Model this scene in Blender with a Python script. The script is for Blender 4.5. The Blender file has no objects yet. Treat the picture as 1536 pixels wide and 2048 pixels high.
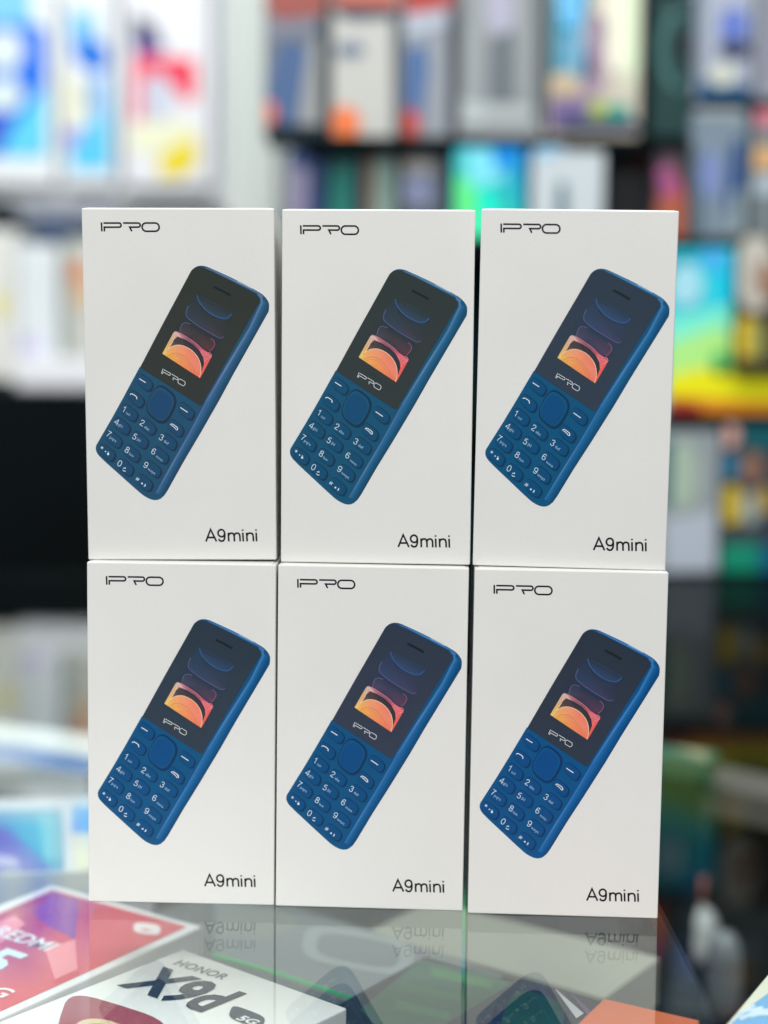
import bpy, bmesh, math, random
from mathutils import Vector, Matrix
random.seed(4)
R = math.radians
S = bpy.context.scene
COL = S.collection

# ------------------------------------------------------------------ camera
CAM = Vector((0.0, -0.477, 0.1737))
PITCH, ROLL, FPX = 0.08761730, 0.0104955, 2957.75          # focal length in photo pixels (photo 1536 x 2048)
c, s = math.cos(PITCH), math.sin(PITCH)
FW = Vector((0, c, -s)); U0 = Vector((0, s, c)); R0 = Vector((1, 0, 0))
RT = R0 * math.cos(ROLL) + U0 * math.sin(ROLL)
UP = -R0 * math.sin(ROLL) + U0 * math.cos(ROLL)
cd = bpy.data.cameras.new('camera'); cam = bpy.data.objects.new('camera', cd); COL.objects.link(cam)
cd.sensor_fit = 'VERTICAL'; cd.sensor_height = 36; cd.lens = FPX / 2048 * 36
m = Matrix((RT, UP, -FW)).transposed().to_4x4(); m.translation = CAM
cam.matrix_world = m
cd.clip_start = 0.02; cd.clip_end = 50
cd.dof.use_dof = True; cd.dof.focus_distance = 0.478; cd.dof.aperture_fstop = 4.1
S.camera = cam
# ------------------------------------------------------------------ world, lamps, exposure
w = bpy.data.worlds.new('World'); S.world = w; w.use_nodes = True
bg = w.node_tree.nodes['Background']; bg.inputs[0].default_value = (0.80, 0.88, 1.0, 1); bg.inputs[1].default_value = 0.30
S.view_settings.view_transform = 'Standard'; S.view_settings.look = 'None'
S.view_settings.exposure = 0; S.view_settings.gamma = 1


def area(name, loc, target, sx, sy, power, col=(1, 1, 1)):
    l = bpy.data.lights.new(name, 'AREA'); l.shape = 'RECTANGLE'; l.size = sx; l.size_y = sy
    l.energy = power; l.color = col
    o = bpy.data.objects.new(name, l); COL.objects.link(o); o.location = loc
    o.rotation_euler = (Vector(target) - Vector(loc)).to_track_quat('-Z', 'Y').to_euler()
    return o


area('ceiling_lamp', (-0.2, -1.5, 1.5), (0, 0.0, 0.1), 1.6, 1.0, 42, (1.0, 0.99, 0.95))
area('ceiling_lamp', (-0.35, 0.55, 1.9), (-0.15, 1.6, 0.2), 2.2, 0.9, 46, (0.96, 0.99, 1.0))
area('ceiling_lamp', (0.0, 0.0, 1.6), (0, 0.05, 0), 1.4, 0.5, 7, (1.0, 1.0, 0.98))

# ------------------------------------------------------------------ helpers


def ray(px, py):
    return FW + RT * ((px - 768) / FPX) + UP * (-(py - 1024) / FPX)


def at_d(px, py, d):                      # point at horizontal distance d in front of the camera
    r = ray(px, py); return CAM + r * (d / r.y)


def at_z(px, py, z):                      # point at height z
    r = ray(px, py); return CAM + r * ((z - CAM.z) / r.z)


def lin(v):
    v /= 255.0
    return v / 12.92 if v <= 0.04045 else ((v + 0.055) / 1.055) ** 2.4


KALB = 1.12


def C(r, g, b):
    return tuple(min(0.88, lin(x) * KALB) for x in (r, g, b)) + (1.0,)


def mat(name, col, rough=0.5, spec=0.4, metal=0.0, noise=0.0, nscale=40, bump=0.0, bscale=300):
    m = bpy.data.materials.new(name); m.use_nodes = True; nt = m.node_tree
    b = nt.nodes['Principled BSDF']
    b.inputs['Base Color'].default_value = col; b.inputs['Roughness'].default_value = rough
    b.inputs['Specular IOR Level'].default_value = spec; b.inputs['Metallic'].default_value = metal
    tc = nt.nodes.new('ShaderNodeTexCoord')
    if noise:
        n = nt.nodes.new('ShaderNodeTexNoise'); n.inputs['Scale'].default_value = nscale; n.inputs['Detail'].default_value = 5
        nt.links.new(tc.outputs['Object'], n.inputs['Vector'])
        mp = nt.nodes.new('ShaderNodeMapRange')
        mp.inputs['From Min'].default_value = 0.3; mp.inputs['From Max'].default_value = 0.7
        mp.inputs['To Min'].default_value = 1 - noise; mp.inputs['To Max'].default_value = 1 + noise * 0.3
        nt.links.new(n.outputs['Fac'], mp.inputs['Value'])
        v = nt.nodes.new('ShaderNodeVectorMath'); v.operation = 'SCALE'
        v.inputs[0].default_value = col[:3]; nt.links.new(mp.outputs[0], v.inputs['Scale'])
        nt.links.new(v.outputs[0], b.inputs['Base Color'])
        mp2 = nt.nodes.new('ShaderNodeMapRange')
        mp2.inputs['From Min'].default_value = 0.3; mp2.inputs['From Max'].default_value = 0.7
        mp2.inputs['To Min'].default_value = rough - 0.06; mp2.inputs['To Max'].default_value = rough + 0.06
        nt.links.new(n.outputs['Fac'], mp2.inputs['Value']); nt.links.new(mp2.outputs[0], b.inputs['Roughness'])
    if bump:
        n2 = nt.nodes.new('ShaderNodeTexNoise'); n2.inputs['Scale'].default_value = bscale; n2.inputs['Detail'].default_value = 6
        nt.links.new(tc.outputs['Object'], n2.inputs['Vector'])
        bp = nt.nodes.new('ShaderNodeBump'); bp.inputs['Strength'].default_value = bump; bp.inputs['Distance'].default_value = 0.0004
        nt.links.new(n2.outputs['Fac'], bp.inputs['Height']); nt.links.new(bp.outputs[0], b.inputs['Normal'])
    return m


def ink_mat(name, rough, spec, grain=0.05):
    m = bpy.data.materials.new(name); m.use_nodes = True; nt = m.node_tree
    b = nt.nodes['Principled BSDF']; b.inputs['Roughness'].default_value = rough
    b.inputs['Specular IOR Level'].default_value = spec
    a = nt.nodes.new('ShaderNodeAttribute'); a.attribute_name = 'Col'
    tc = nt.nodes.new('ShaderNodeTexCoord')
    n = nt.nodes.new('ShaderNodeTexNoise'); n.inputs['Scale'].default_value = 2500; n.inputs['Detail'].default_value = 3
    nt.links.new(tc.outputs['Object'], n.inputs['Vector'])
    mp = nt.nodes.new('ShaderNodeMapRange'); mp.inputs['From Min'].default_value = 0.3; mp.inputs['From Max'].default_value = 0.7
    mp.inputs['To Min'].default_value = 1 - grain; mp.inputs['To Max'].default_value = 1 + grain
    nt.links.new(n.outputs['Fac'], mp.inputs['Value'])
    v = nt.nodes.new('ShaderNodeVectorMath'); v.operation = 'SCALE'
    nt.links.new(a.outputs['Color'], v.inputs[0]); nt.links.new(mp.outputs[0], v.inputs['Scale'])
    nt.links.new(v.outputs[0], b.inputs['Base Color'])
    return m


M_PAPER = mat('coated_card', C(216, 215, 212), 0.42, 0.35, noise=0.035, nscale=18, bump=0.12, bscale=900)
M_INK = ink_mat('printed_ink', 0.42, 0.22)
M_INKB = ink_mat('cover_ink', 0.6, 0.2, 0.02)
M_WHITE = mat('white_laminate', C(225, 228, 232), 0.5, 0.3, noise=0.05, nscale=3)
M_DARK = mat('black_laminate', (0.0025, 0.005, 0.006, 1), 0.8, 0.08, noise=0.4, nscale=4)
M_TEAL = mat('dark_teal_panel', (0.002, 0.022, 0.026, 1), 0.8, 0.1, noise=0.4, nscale=3)
M_SHELF = mat('grey_laminate', (0.028, 0.034, 0.038, 1), 0.5, 0.3, noise=0.25, nscale=6)
M_PALE = mat('pale_paint', C(205, 212, 206), 0.7, 0.2, noise=0.05, nscale=3)

# glass sheet: a real reflection on both faces (Schlick), light passes straight through
M_GLASS = bpy.data.materials.new('counter_glass'); M_GLASS.use_nodes = True
nt = M_GLASS.node_tree; nt.nodes.remove(nt.nodes['Principled BSDF'])
geo = nt.nodes.new('ShaderNodeNewGeometry')
dt = nt.nodes.new('ShaderNodeVectorMath'); dt.operation = 'DOT_PRODUCT'
nt.links.new(geo.outputs['Normal'], dt.inputs[0]); nt.links.new(geo.outputs['Incoming'], dt.inputs[1])


def mth(op, a, b=None):
    n = nt.nodes.new('ShaderNodeMath'); n.operation = op
    for i, x in enumerate((a, b)):
        if x is None: continue
        if isinstance(x, (int, float)): n.inputs[i].default_value = x
        else: nt.links.new(x, n.inputs[i])
    return n.outputs[0]


ab = mth('ABSOLUTE', dt.outputs['Value']); om = mth('SUBTRACT', 1.0, ab); p5 = mth('POWER', om, 5.0)
fr = mth('ADD', mth('MULTIPLY', p5, 0.93), 0.042)
tr = nt.nodes.new('ShaderNodeBsdfTransparent'); tr.inputs[0].default_value = (0.965, 0.985, 0.975, 1)
gl = nt.nodes.new('ShaderNodeBsdfGlossy'); gl.inputs['Roughness'].default_value = 0.012
gl.inputs['Color'].default_value = (0.96, 0.98, 0.97, 1)
mx = nt.nodes.new('ShaderNodeMixShader')
nt.links.new(fr, mx.inputs[0]); nt.links.new(tr.outputs[0], mx.inputs[1]); nt.links.new(gl.outputs[0], mx.inputs[2])
nt.links.new(mx.outputs[0], nt.nodes['Material Output'].inputs['Surface'])
M_GLASS2 = M_GLASS.copy(); M_GLASS2.name = 'anti_glare_glass'
for n_ in M_GLASS2.node_tree.nodes:
    if n_.type == 'MATH' and n_.operation == 'MULTIPLY': n_.inputs[1].default_value = 0.08
    if n_.type == 'MATH' and n_.operation == 'ADD': n_.inputs[1].default_value = 0.02


def tag(o, label=None, cat=None, group=None, kind=None):
    if label: o['label'] = label
    if cat: o['category'] = cat
    if group: o['group'] = group
    if kind: o['kind'] = kind
    return o


def empty(name, loc, label, cat, group=None):
    o = bpy.data.objects.new(name, None); COL.objects.link(o); o.location = loc
    o.empty_display_size = 0.01
    return tag(o, label, cat, group)


def link(name, me, material, parent=None):
    me.materials.clear(); me.materials.append(material)
    o = bpy.data.objects.new(name, me); COL.objects.link(o)
    if parent: o.parent = parent
    return o


def hexa(pts, bevel=0.0, seg=2):          # 8 points: bottom 4 (ccw from above), top 4
    bm = bmesh.new(); v = [bm.verts.new(p) for p in pts]
    for f in ((3, 2, 1, 0), (4, 5, 6, 7), (0, 1, 5, 4), (1, 2, 6, 5), (2, 3, 7, 6), (3, 0, 4, 7)):
        bm.faces.new([v[i] for i in f])
    bmesh.ops.recalc_face_normals(bm, faces=bm.faces)
    if bevel:
        bmesh.ops.bevel(bm, geom=bm.edges[:], offset=bevel, segments=seg, profile=0.5, affect='EDGES')
    me = bpy.data.meshes.new('box'); bm.to_mesh(me); bm.free()
    return me


def cub(x0, x1, y0, y1, z0, z1, bevel=0.0, seg=2):
    return hexa([(x0, y0, z0), (x1, y0, z0), (x1, y1, z0), (x0, y1, z0),
                 (x0, y0, z1), (x1, y0, z1), (x1, y1, z1), (x0, y1, z1)], bevel, seg)


class Ink:
    """flat printed shapes; put(x, y, layer) turns print coordinates into a 3D point"""

    def __init__(self, put):
        self.put = put; self.v = []; self.f = []; self.c = []; self.n = 0

    def face(self, pts, cols, layer):
        b = len(self.v)
        self.v += [self.put(x, y, layer) for x, y in pts]
        self.f.append(tuple(range(b, b + len(pts))))
        self.c.append([cols] * len(pts) if not isinstance(cols, list) else cols)

    def poly(self, pts, col, layer=0):    # col: one colour or a list of one per point
        if isinstance(col, list):         # fan around the centroid so that gradients stay smooth
            cx = sum(p[0] for p in pts) / len(pts); cy = sum(p[1] for p in pts) / len(pts)
            cc = tuple(sum(k[i] for k in col) / len(col) for i in range(4))
            for i in range(len(pts)):
                j = (i + 1) % len(pts)
                self.face([pts[i], pts[j], (cx, cy)], [col[i], col[j], cc], layer)
        else:
            self.face(pts, col, layer)

    def blob(self, cx, cy, rx, ry, col, rim=None, layer=0, ang=0, n=28, pw=2.0):
        pts = []
        ca, sa = math.cos(ang), math.sin(ang)
        for i in range(n):
            t = 2 * math.pi * i / n
            x = math.copysign(abs(math.cos(t)) ** (2 / pw), math.cos(t)) * rx
            y = math.copysign(abs(math.sin(t)) ** (2 / pw), math.sin(t)) * ry
            pts.append((cx + x * ca - y * sa, cy + x * sa + y * ca))
        if rim is None:
            self.face(pts, col, layer)
        else:
            for i in range(n):
                self.face([pts[i], pts[(i + 1) % n], (cx, cy)], [rim, rim, col], layer)

    def stroke(self, pts, wd, col, layer=0, closed=False):
        self.n += 1
        lay = layer + 0.12 * (self.n % 6)
        n = len(pts); L = []; Rr = []
        for i in range(n):
            if closed:
                a = pts[i - 1]; b = pts[(i + 1) % n]
            else:
                a = pts[max(0, i - 1)]; b = pts[min(n - 1, i + 1)]
            p = pts[i]

            def un(u, v):
                dx, dy = v[0] - u[0], v[1] - u[1]; l = math.hypot(dx, dy) or 1
                return dx / l, dy / l
            if a == p: d1 = d2 = un(p, b)
            elif b == p: d1 = d2 = un(a, p)
            else: d1 = un(a, p); d2 = un(p, b)
            nx, ny = -(d1[1] + d2[1]), d1[0] + d2[0]
            l = math.hypot(nx, ny) or 1; nx /= l; ny /= l
            k = max(0.45, nx * -d1[1] + ny * d1[0])
            h = wd / 2 / k
            L.append((p[0] + nx * h, p[1] + ny * h)); Rr.append((p[0] - nx * h, p[1] - ny * h))
        cl = col if isinstance(col, list) else [col] * n
        for i in range(n if closed else n - 1):
            j = (i + 1) % n
            self.face([L[i], L[j], Rr[j], Rr[i]], [cl[i], cl[j], cl[j], cl[i]], lay)

    def text(self, s, x, y, U, V, col, layer=0, bold=0.0, spacing=1.0):
        """font text: one em runs along U, its height along V (print units)"""
        cu = bpy.data.curves.new('t', 'FONT'); cu.body = s; cu.size = 1; cu.offset = bold; cu.resolution_u = 3
        cu.space_character = spacing
        o = bpy.data.objects.new('t', cu); COL.objects.link(o)
        dg = bpy.context.evaluated_depsgraph_get(); me = bpy.data.meshes.new_from_object(o.evaluated_get(dg))
        for p in me.polygons:
            self.face([(x + me.vertices[i].co.x * U[0] + me.vertices[i].co.y * V[0],
                        y + me.vertices[i].co.x * U[1] + me.vertices[i].co.y * V[1]) for i in p.vertices], col, layer)
        bpy.data.objects.remove(o); bpy.data.curves.remove(cu); bpy.data.meshes.remove(me)

    def build(self, name, material, parent=None):
        me = bpy.data.meshes.new(name); me.from_pydata(self.v, [], self.f)
        ca = me.color_attributes.new('Col', 'FLOAT_COLOR', 'CORNER'); k = 0
        for cl in self.c:
            for q in cl: ca.data[k].color = q; k += 1
        return link(name, me, material, parent)


# stroke lettering, letter height 1
G = {
    'A': (0.76, [[(0, 0), (.38, 1), (.76, 0)], [(.14, .33), (.62, .33)]]),
    '9': (0.56, [[(.52, .66), (.47, .47), (.36, .39), (.24, .39), (.10, .47), (.04, .62), (.04, .74), (.10, .89), (.24, .98), (.35, .98),
                  (.47, .89), (.52, .74), (.52, .45), (.49, .22), (.40, .06), (.28, .02), (.15, .05), (.06, .20)]]),
    'm': (0.82, [[(0, 0), (0, .72)], [(.0, .46), (.06, .62), (.18, .69), (.33, .67), (.41, .54), (.41, 0)],
                 [(.41, .46), (.47, .62), (.59, .69), (.74, .67), (.82, .54), (.82, 0)]]),
    'i': (0.05, [[(0, 0), (0, .72)], [(0, .87), (0, .99)]]),
    'n': (0.46, [[(0, 0), (0, .72)], [(.0, .46), (.07, .62), (.20, .69), (.37, .67), (.46, .54), (.46, 0)]]),
    '0': (0.56, [[(.52, .5), (.50, .76), (.40, .95), (.28, .99), (.16, .95), (.06, .76), (.04, .5), (.06, .24), (.16, .05), (.28, .01),
                  (.40, .05), (.50, .24), (.52, .5)]]),
    '1': (0.40, [[(.05, .74), (.20, .82), (.28, 1), (.28, 0)]]),
    '2': (0.56, [[(.04, .72), (.09, .91), (.28, .99), (.46, .91), (.50, .73), (.42, .54), (.14, .24), (.03, .04), (.54, .04)]]),
    '3': (0.56, [[(.05, .78), (.12, .93), (.28, .99), (.44, .91), (.48, .75), (.40, .58), (.25, .53), (.42, .48), (.52, .30),
                  (.44, .08), (.27, .01), (.10, .08), (.03, .26)]]),
    '4': (0.58, [[(.42, 0), (.42, .97), (.03, .28), (.58, .28)]]),
    '5': (0.56, [[(.48, .96), (.14, .96), (.08, .50), (.24, .62), (.40, .58), (.52, .40), (.50, .18), (.36, .02), (.18, .02), (.04, .20)]]),
    '6': (0.56, [[(.49, .80), (.42, .95), (.28, .99), (.12, .90), (.05, .66), (.04, .36), (.12, .10), (.28, .01), (.46, .10),
                  (.52, .31), (.44, .53), (.28, .61), (.12, .53), (.05, .36)]]),
    '7': (0.56, [[(.03, .96), (.53, .96), (.36, .66), (.24, .32), (.20, 0)]]),
    '8': (0.56, [[(.28, .54), (.12, .61), (.07, .76), (.13, .93), (.28, .99), (.43, .93), (.49, .76), (.44, .61), (.28, .54),
                  (.10, .45), (.03, .27), (.10, .07), (.28, .01), (.46, .07), (.53, .27), (.46, .45), (.28, .54)]]),
}


def smooth(pts, it=1):
    for _ in range(it):
        if len(pts) < 4: return pts
        q = [pts[0]]
        for a, b in zip(pts[:-1], pts[1:]):
            q += [(a[0] * .75 + b[0] * .25, a[1] * .75 + b[1] * .25), (a[0] * .25 + b[0] * .75, a[1] * .25 + b[1] * .75)]
        q.append(pts[-1]); pts = q
    return pts


def lettering(ink, s, x, y, U, V, wd, col, layer=0, gap=0.17):
    cx = 0
    for ch in s:
        wv, st = G[ch]
        for q in st:
            q2 = q if ch in 'A147' or len(q) < 4 else smooth(q, 2)
            ink.stroke([(x + (cx + a) * U[0] + b * V[0], y + (cx + a) * U[1] + b * V[1]) for a, b in q2], wd, col, layer)
        cx += wv + gap * (0.45 if ch == 'A' else 1)


# ------------------------------------------------------------------ setting: glass counter, shelves, walls
gt = tag(link('floor', cub(-3, 3, -2.5, 4, -0.93, -0.9), M_DARK), 'dark floor under the glass counter', 'floor', kind='structure')

counter = empty('glass_counter', (0, 0.1, -0.35), 'glass topped display counter that the six stacked cartons stand on', 'counter')
cub_glass = link('glass_top', cub(-0.95, 0.094, -0.32, 0.855, -0.0030, 0.0), M_GLASS)
side_glass = link('glass_side_pane', cub(0.094, 0.95, -0.32, 0.855, -0.0030, 0.0), M_GLASS2)
inner = link('inner_shelf', cub(-0.93, 0.12, -0.30, 0.84, -0.105, -0.095), M_SHELF)
lower = link('lower_shelf', cub(-0.93, 0.93, -0.30, 0.84, -0.312, -0.30), M_SHELF)
cb = link('back_panel', cub(-0.93, 0.93, 0.8445, 0.86, -0.9, -0.0055), M_DARK)
cf = link('front_panel', cub(-0.93, 0.93, -0.32, -0.302, -0.9, -0.0055), M_DARK)
for q in (cub_glass, side_glass):      # the panes are bonded: no inner faces at the joint
    bm = bmesh.new(); bm.from_mesh(q.data)
    bmesh.ops.delete(bm, geom=[f for f in bm.faces if abs(f.calc_center_median().x - .094) < .001], context='FACES')
    bm.to_mesh(q.data); bm.free()
for q in (cub_glass, side_glass, lower, inner, cb, cf):
    q.parent = counter; q.matrix_parent_inverse = Matrix.Translation(-counter.location)

link('back_wall', cub(-2.6, 2.2, 2.32, 2.40, -0.9, 2.2), M_PALE)['kind'] = 'structure'
bpy.data.objects['back_wall'].data.materials[0] = M_PALE

# ------------------------------------------------------------------ the six phone cartons
W, H, DP = 0.062, 0.1141, 0.042
POSE = {  # x, y, yaw, lean, roll, lift
    'T0': (-0.06627, 0.007157, 0.005677, 0.015615, -0.00934, 0.000368), 'T1': (-0.002727, 0.003384, -0.048799, 0.004898, -0.000182, 0.000262),
    'T2': (0.059891, -0.002229, -0.07118, 0.011828, 0.009019, 0.000138), 'B0': (-0.066204, 0.002282, -0.02395, 0, 0.00207, 0.0),
    'B1': (-0.003634, -0.000683, -0.041923, 0, 0.003236, 0.0), 'B2': (0.059875, -0.005754, -0.040281, 0, 0.004358, 0.0)}
HF = 0.1143

# print layout was measured on a square-on scan grid of the right-hand carton: grid corners -> carton face
QUAD = [(963, 416), (1361, 417), (1330, 1138), (944, 1131)]
FACE = [(-W / 2, H), (W / 2, H), (W / 2, 0), (-W / 2, 0)]


def homography(src, dst):
    A = []; b = []
    for (x, y), (u, v) in zip(src, dst):
        A.append([x, y, 1, 0, 0, 0, -u * x, -u * y]); b.append(u)
        A.append([0, 0, 0, x, y, 1, -v * x, -v * y]); b.append(v)
    n = 8
    for i in range(n):
        p = max(range(i, n), key=lambda r: abs(A[r][i])); A[i], A[p] = A[p], A[i]; b[i], b[p] = b[p], b[i]
        for r in range(n):
            if r != i:
                f = A[r][i] / A[i][i]
                A[r] = [q - f * z for q, z in zip(A[r], A[i])]; b[r] -= f * b[i]
    return [b[i] / A[i][i] for i in range(n)] + [1]


HM = homography(QUAD, FACE)
LAY = 0.00003


def on_face(x, y, layer):
    d = HM[6] * x + HM[7] * y + 1
    return ((HM[0] * x + HM[1] * y + HM[2]) / d, -0.00004 - LAY * layer, (HM[3] * x + HM[4] * y + HM[5]) / d)


def z1(x, y): return (940 + x / 3.4133, 400 + y / 3.4133)
def z2(x, y): return (960 + x / 3.84, 520 + y / 3.84)
def z3(x, y): return (950 + x / 5.12, 720 + y / 5.12)


def arc(cx, cy, rx, ry, a0, a1, n=8):
    return [(cx + rx * math.cos(R(a0 + (a1 - a0) * i / n)), cy + ry * math.sin(R(a0 + (a1 - a0) * i / n))) for i in range(n + 1)]


def logo_strokes():       # stylised wordmark, units of zoom 1
    y0, y1, r = 160, 189, 14.5
    return [([(214, 156), (214, 218)], False),
            ([(232, 218), (232, 189), (336, 189)] + arc(336, 174.5, 14.5, 14.5, 90, -90, 8)[1:] + [(228, 160)], False),
            ([(365, 160), (470, 160)] + arc(470, 174.5, 14.5, 14.5, -90, 90, 8)[1:] + [(410, 189), (424, 218)], False),
            ([(525, 160)] + arc(589, 189, 28, 29, -90, 90, 10) + arc(525, 189, 28, 29, 90, 270, 10)[:-1], True)]


BLACK = C(6, 10, 26)


def make_logo():
    k = Ink(on_face)
    for pts, cl in logo_strokes():
        k.stroke([z1(*p) for p in pts], 11.5 / 3.4133, BLACK, 0, cl)
    return k


def make_model():
    k = Ink(on_face)
    lettering(k, 'A9mini', 1186.3, 1098.2, (28.6, 0.36), (-0.3, -24.6), 3.6, C(12, 14, 20), gap=0.225)
    return k


def make_picture(tone):
    """the handset printed on the carton front; tone shifts the blue"""
    def B(r, g, b):
        return C(r + tone[0], g + tone[1], b + tone[2])
    k = Ink(on_face)
    body = B(4, 76, 121)
    left = smooth([z3(598, 112), z3(334, 560), z3(132, 880)] + [z3(100, 930), z3(102, 985), z3(140, 1042)] +
                  [z3(340, 1230), z3(540, 1418), z3(600, 1465), z3(680, 1500), z3(745, 1492), z3(795, 1450)], 1)
    right = [z3(835, 1395), z3(1180, 830), z3(1540, 262), z2(1455, 420)]
    top = smooth([z2(1459, 395), z2(1462, 350), z2(1430, 300), z2(1380, 262), z2(1200, 165), z2(1000, 72), z2(960, 58), z2(915, 56),
                  z2(875, 75), z2(850, 105), z2(800, 195), z2(418, 850)], 1)
    # silhouette (the edge of the handset)
    k.poly(left + right + top, body, 0)
    side = B(4, 80, 128); dk = B(6, 58, 102); hi = B(54, 112, 166)
    # side wall: from the highlight line to the silhouette
    hl = [z2(1418, 330), z2(1300, 560), z2(1100, 860), z3(1250, 560), z3(1040, 900), z3(830, 1230), z3(715, 1425)]
    sl = [z2(1460, 385), z2(1340, 600), z2(1180, 860), z3(1420, 465), z3(1190, 830), z3(960, 1185), z3(790, 1455)]
    for i in range(6):
        mid0 = ((hl[i][0] + sl[i][0]) / 2, (hl[i][1] + sl[i][1]) / 2); mid1 = ((hl[i + 1][0] + sl[i + 1][0]) / 2, (hl[i + 1][1] + sl[i + 1][1]) / 2)
        k.face([hl[i], mid0, mid1, hl[i + 1]], [B(30, 98, 158), side, side, B(30, 98, 158)], 1)
        k.face([mid0, sl[i], sl[i + 1], mid1], [side, dk, dk, side], 1)
    k.stroke([z2(1375, 284), z2(1402, 312), z2(1404, 352), z2(1300, 550), z2(1100, 855), z2(930, 1120)], 4.5, [B(50, 105, 165), hi, hi, hi, B(70, 118, 170), B(50, 105, 162)], 2)
    k.stroke([z2(930, 1120), z3(1060, 860), z3(880, 1150), z3(712, 1425)], 3.2, [B(50, 105, 162), B(52, 108, 166), B(66, 118, 172), B(40, 98, 158)], 2)
    k.stroke([z2(965, 72), z2(1030, 96), z2(1200, 180), z2(1370, 268), z2(1415, 305)], 3.2, [B(50, 95, 145), hi, B(70, 128, 185), hi, B(60, 110, 165)], 2)
    k.stroke([z2(1215, 178), z2(1330, 238)], 1.2, B(150, 185, 215), 2.6)
    # glossy dark display panel
    pc = [z2(415, 852), z2(600, 530), z2(795, 198), z2(845, 112)] + smooth([z2(858, 92), z2(890, 70), z2(925, 64), z2(965, 76)], 2) + \
         [z2(1160, 175), z2(1335, 268)] + smooth([z2(1365, 285), z2(1388, 312), z2(1385, 345)], 2) + [z2(1130, 755), z2(915, 1105), z2(890, 1150), z2(866, 1150)]
    cs = [C(46 + tone[3], 58 + tone[4], 74 + tone[5]) if p[1] > 640 else C(40 + tone[3], 54 + tone[4], 68 + tone[5]) for p in pc]
    k.poly(pc, cs, 3)
    k.stroke([z2(1028, 223), z2(1090, 254), z2(1158, 292)], 5.0, C(20, 30, 36), 4)
    # keys
    keyd = B(2, 48, 88); keyf = B(0, 70, 119); keyl = B(12, 82, 128)
    au = (0.766, 0.643); av = (-0.50, 0.866)

    def key(x, y, la=98, lb=58, up=0, pw=3.2, f=keyf):
        for sc, cc, ly, dx, dy in ((1.03, keyd, 3.0, 6, 4), (0.90, keyl, 3.4, -2, 0), (0.86, f, 3.8, -1, 1)):
            pts = []
            for i in range(26):
                t = 2 * math.pi * i / 26
                a = math.copysign(abs(math.cos(t)) ** (2 / pw), math.cos(t)) * la * sc
                b = math.copysign(abs(math.sin(t)) ** (2 / pw), math.sin(t)) * lb * sc
                pts.append(z3(x + dx + a * au[0] + b * av[0], y + dy + a * au[1] + b * av[1]))
            k.poly(pts, cc, ly + up)
    for x, y in ((642, 270), (1065, 572), (545, 440), (945, 748), (470, 583), (655, 728), (868, 888), (385, 722), (568, 868), (775, 1030),
                 (292, 858), (478, 1008), (688, 1172), (215, 995), (400, 1150), (592, 1312)):
        sx = 82 if x + y * 0.56 < 760 else 100
        key(x, y, sx, 60)
    key(805, 498, 142, 172, pw=3.0, f=B(2, 74, 124))
    pts = []
    for i in range(30):
        t_ = 2 * math.pi * i / 30
        a = math.copysign(abs(math.cos(t_)) ** (2 / 2.8), math.cos(t_)) * 106; b = math.copysign(abs(math.sin(t_)) ** (2 / 2.8), math.sin(t_)) * 134
        pts.append(z3(798 + a * au[0] + b * av[0], 508 + a * au[1] + b * av[1]))
    k.stroke(pts, 1.2, B(3, 66, 118), 4.6, True)
    k.poly(pts, B(0, 68, 122), 4.5)
    ob = k.build('phone_picture', M_INK)
    # lettering on the keys and the panel
    t = Ink(lambda x, y, l: on_face(x, y, l + 5))
    wh = C(205, 222, 235)
    U = (74 / 5.12 * 0.86, 74 / 5.12 * 0.54); V = (31 / 5.12, -54 / 5.12)
    for ch, (x, y) in {'1': (418, 545), '2': (600, 692), '3': (795, 845), '4': (335, 678), '5': (515, 832), '6': (706, 990), '7': (245, 803),
                       '8': (430, 970), '9': (618, 1130), '0': (345, 1110)}.items():
        wv = G[ch][0]
        px, py = z3(x, y)
        lettering(t, ch, px - U[0] * wv / 2 - V[0] / 2, py - U[1] * wv / 2 - V[1] / 2, U, V, 1.15, wh)
    u2 = (46 / 5.12 * 0.80, 46 / 5.12 * 0.62); v2 = (20 / 5.12, -38 / 5.12)
    for sx, (x, y) in {'abc': (648, 752), 'def': (845, 902), 'ghi': (378, 725), 'jkl': (566, 880), 'mno': (755, 1060), 'pqrs': (290, 862),
                       'tuv': (475, 1028), 'wxyz': (672, 1196)}.items():
        px, py = z3(x, y); n = len(sx) * 0.5
        t.text(sx, px - u2[0] * n / 2 * 1.0 - v2[0] * .25, py - u2[1] * n / 2 - v2[1] * .25, u2, v2, C(150, 182, 208), 0, 0.0)
    bar = C(225, 236, 242)
    t.stroke([z3(590, 230), z3(656, 272)], 1.6, bar); t.stroke([z3(1008, 535), z3(1082, 586)], 1.6, bar)
    t.stroke([z3(*p) for p in smooth([(487, 396), (498, 386), (518, 393), (548, 412), (556, 426), (554, 444)], 1)], 1.5, bar)
    t.stroke([z3(*p) for p in smooth([(893, 716), (905, 704), (925, 712), (958, 735), (970, 752), (965, 772)], 1)], 1.5, bar)
    t.stroke([z3(*p) for p in smooth([(905, 722), (918, 728), (940, 748), (952, 764), (962, 770)], 1)], 1.3, bar)
    for cx, cy in ((444, 590), (468, 603)):
        t.stroke([z3(cx + 9 * math.cos(i * .628), cy + 9 * math.sin(i * .628)) for i in range(10)], 0.6, C(150, 180, 205), 0, True)
    t.stroke([z3(448, 600), z3(470, 614)], 0.6, C(150, 180, 205))
    # star, dot, padlock / hash, dot, handset marks
    for a in range(3):
        ca, sa = math.cos(a * 1.047) * 15, math.sin(a * 1.047) * 15
        t.stroke([z3(168 - ca, 945 - sa), z3(168 + ca, 945 + sa)], 0.9, wh)
    t.blob(*z3(202, 985), 1.3, 1.3, wh); t.blob(*z3(228, 1012), 2.1, 2.1, wh, pw=3)
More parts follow.
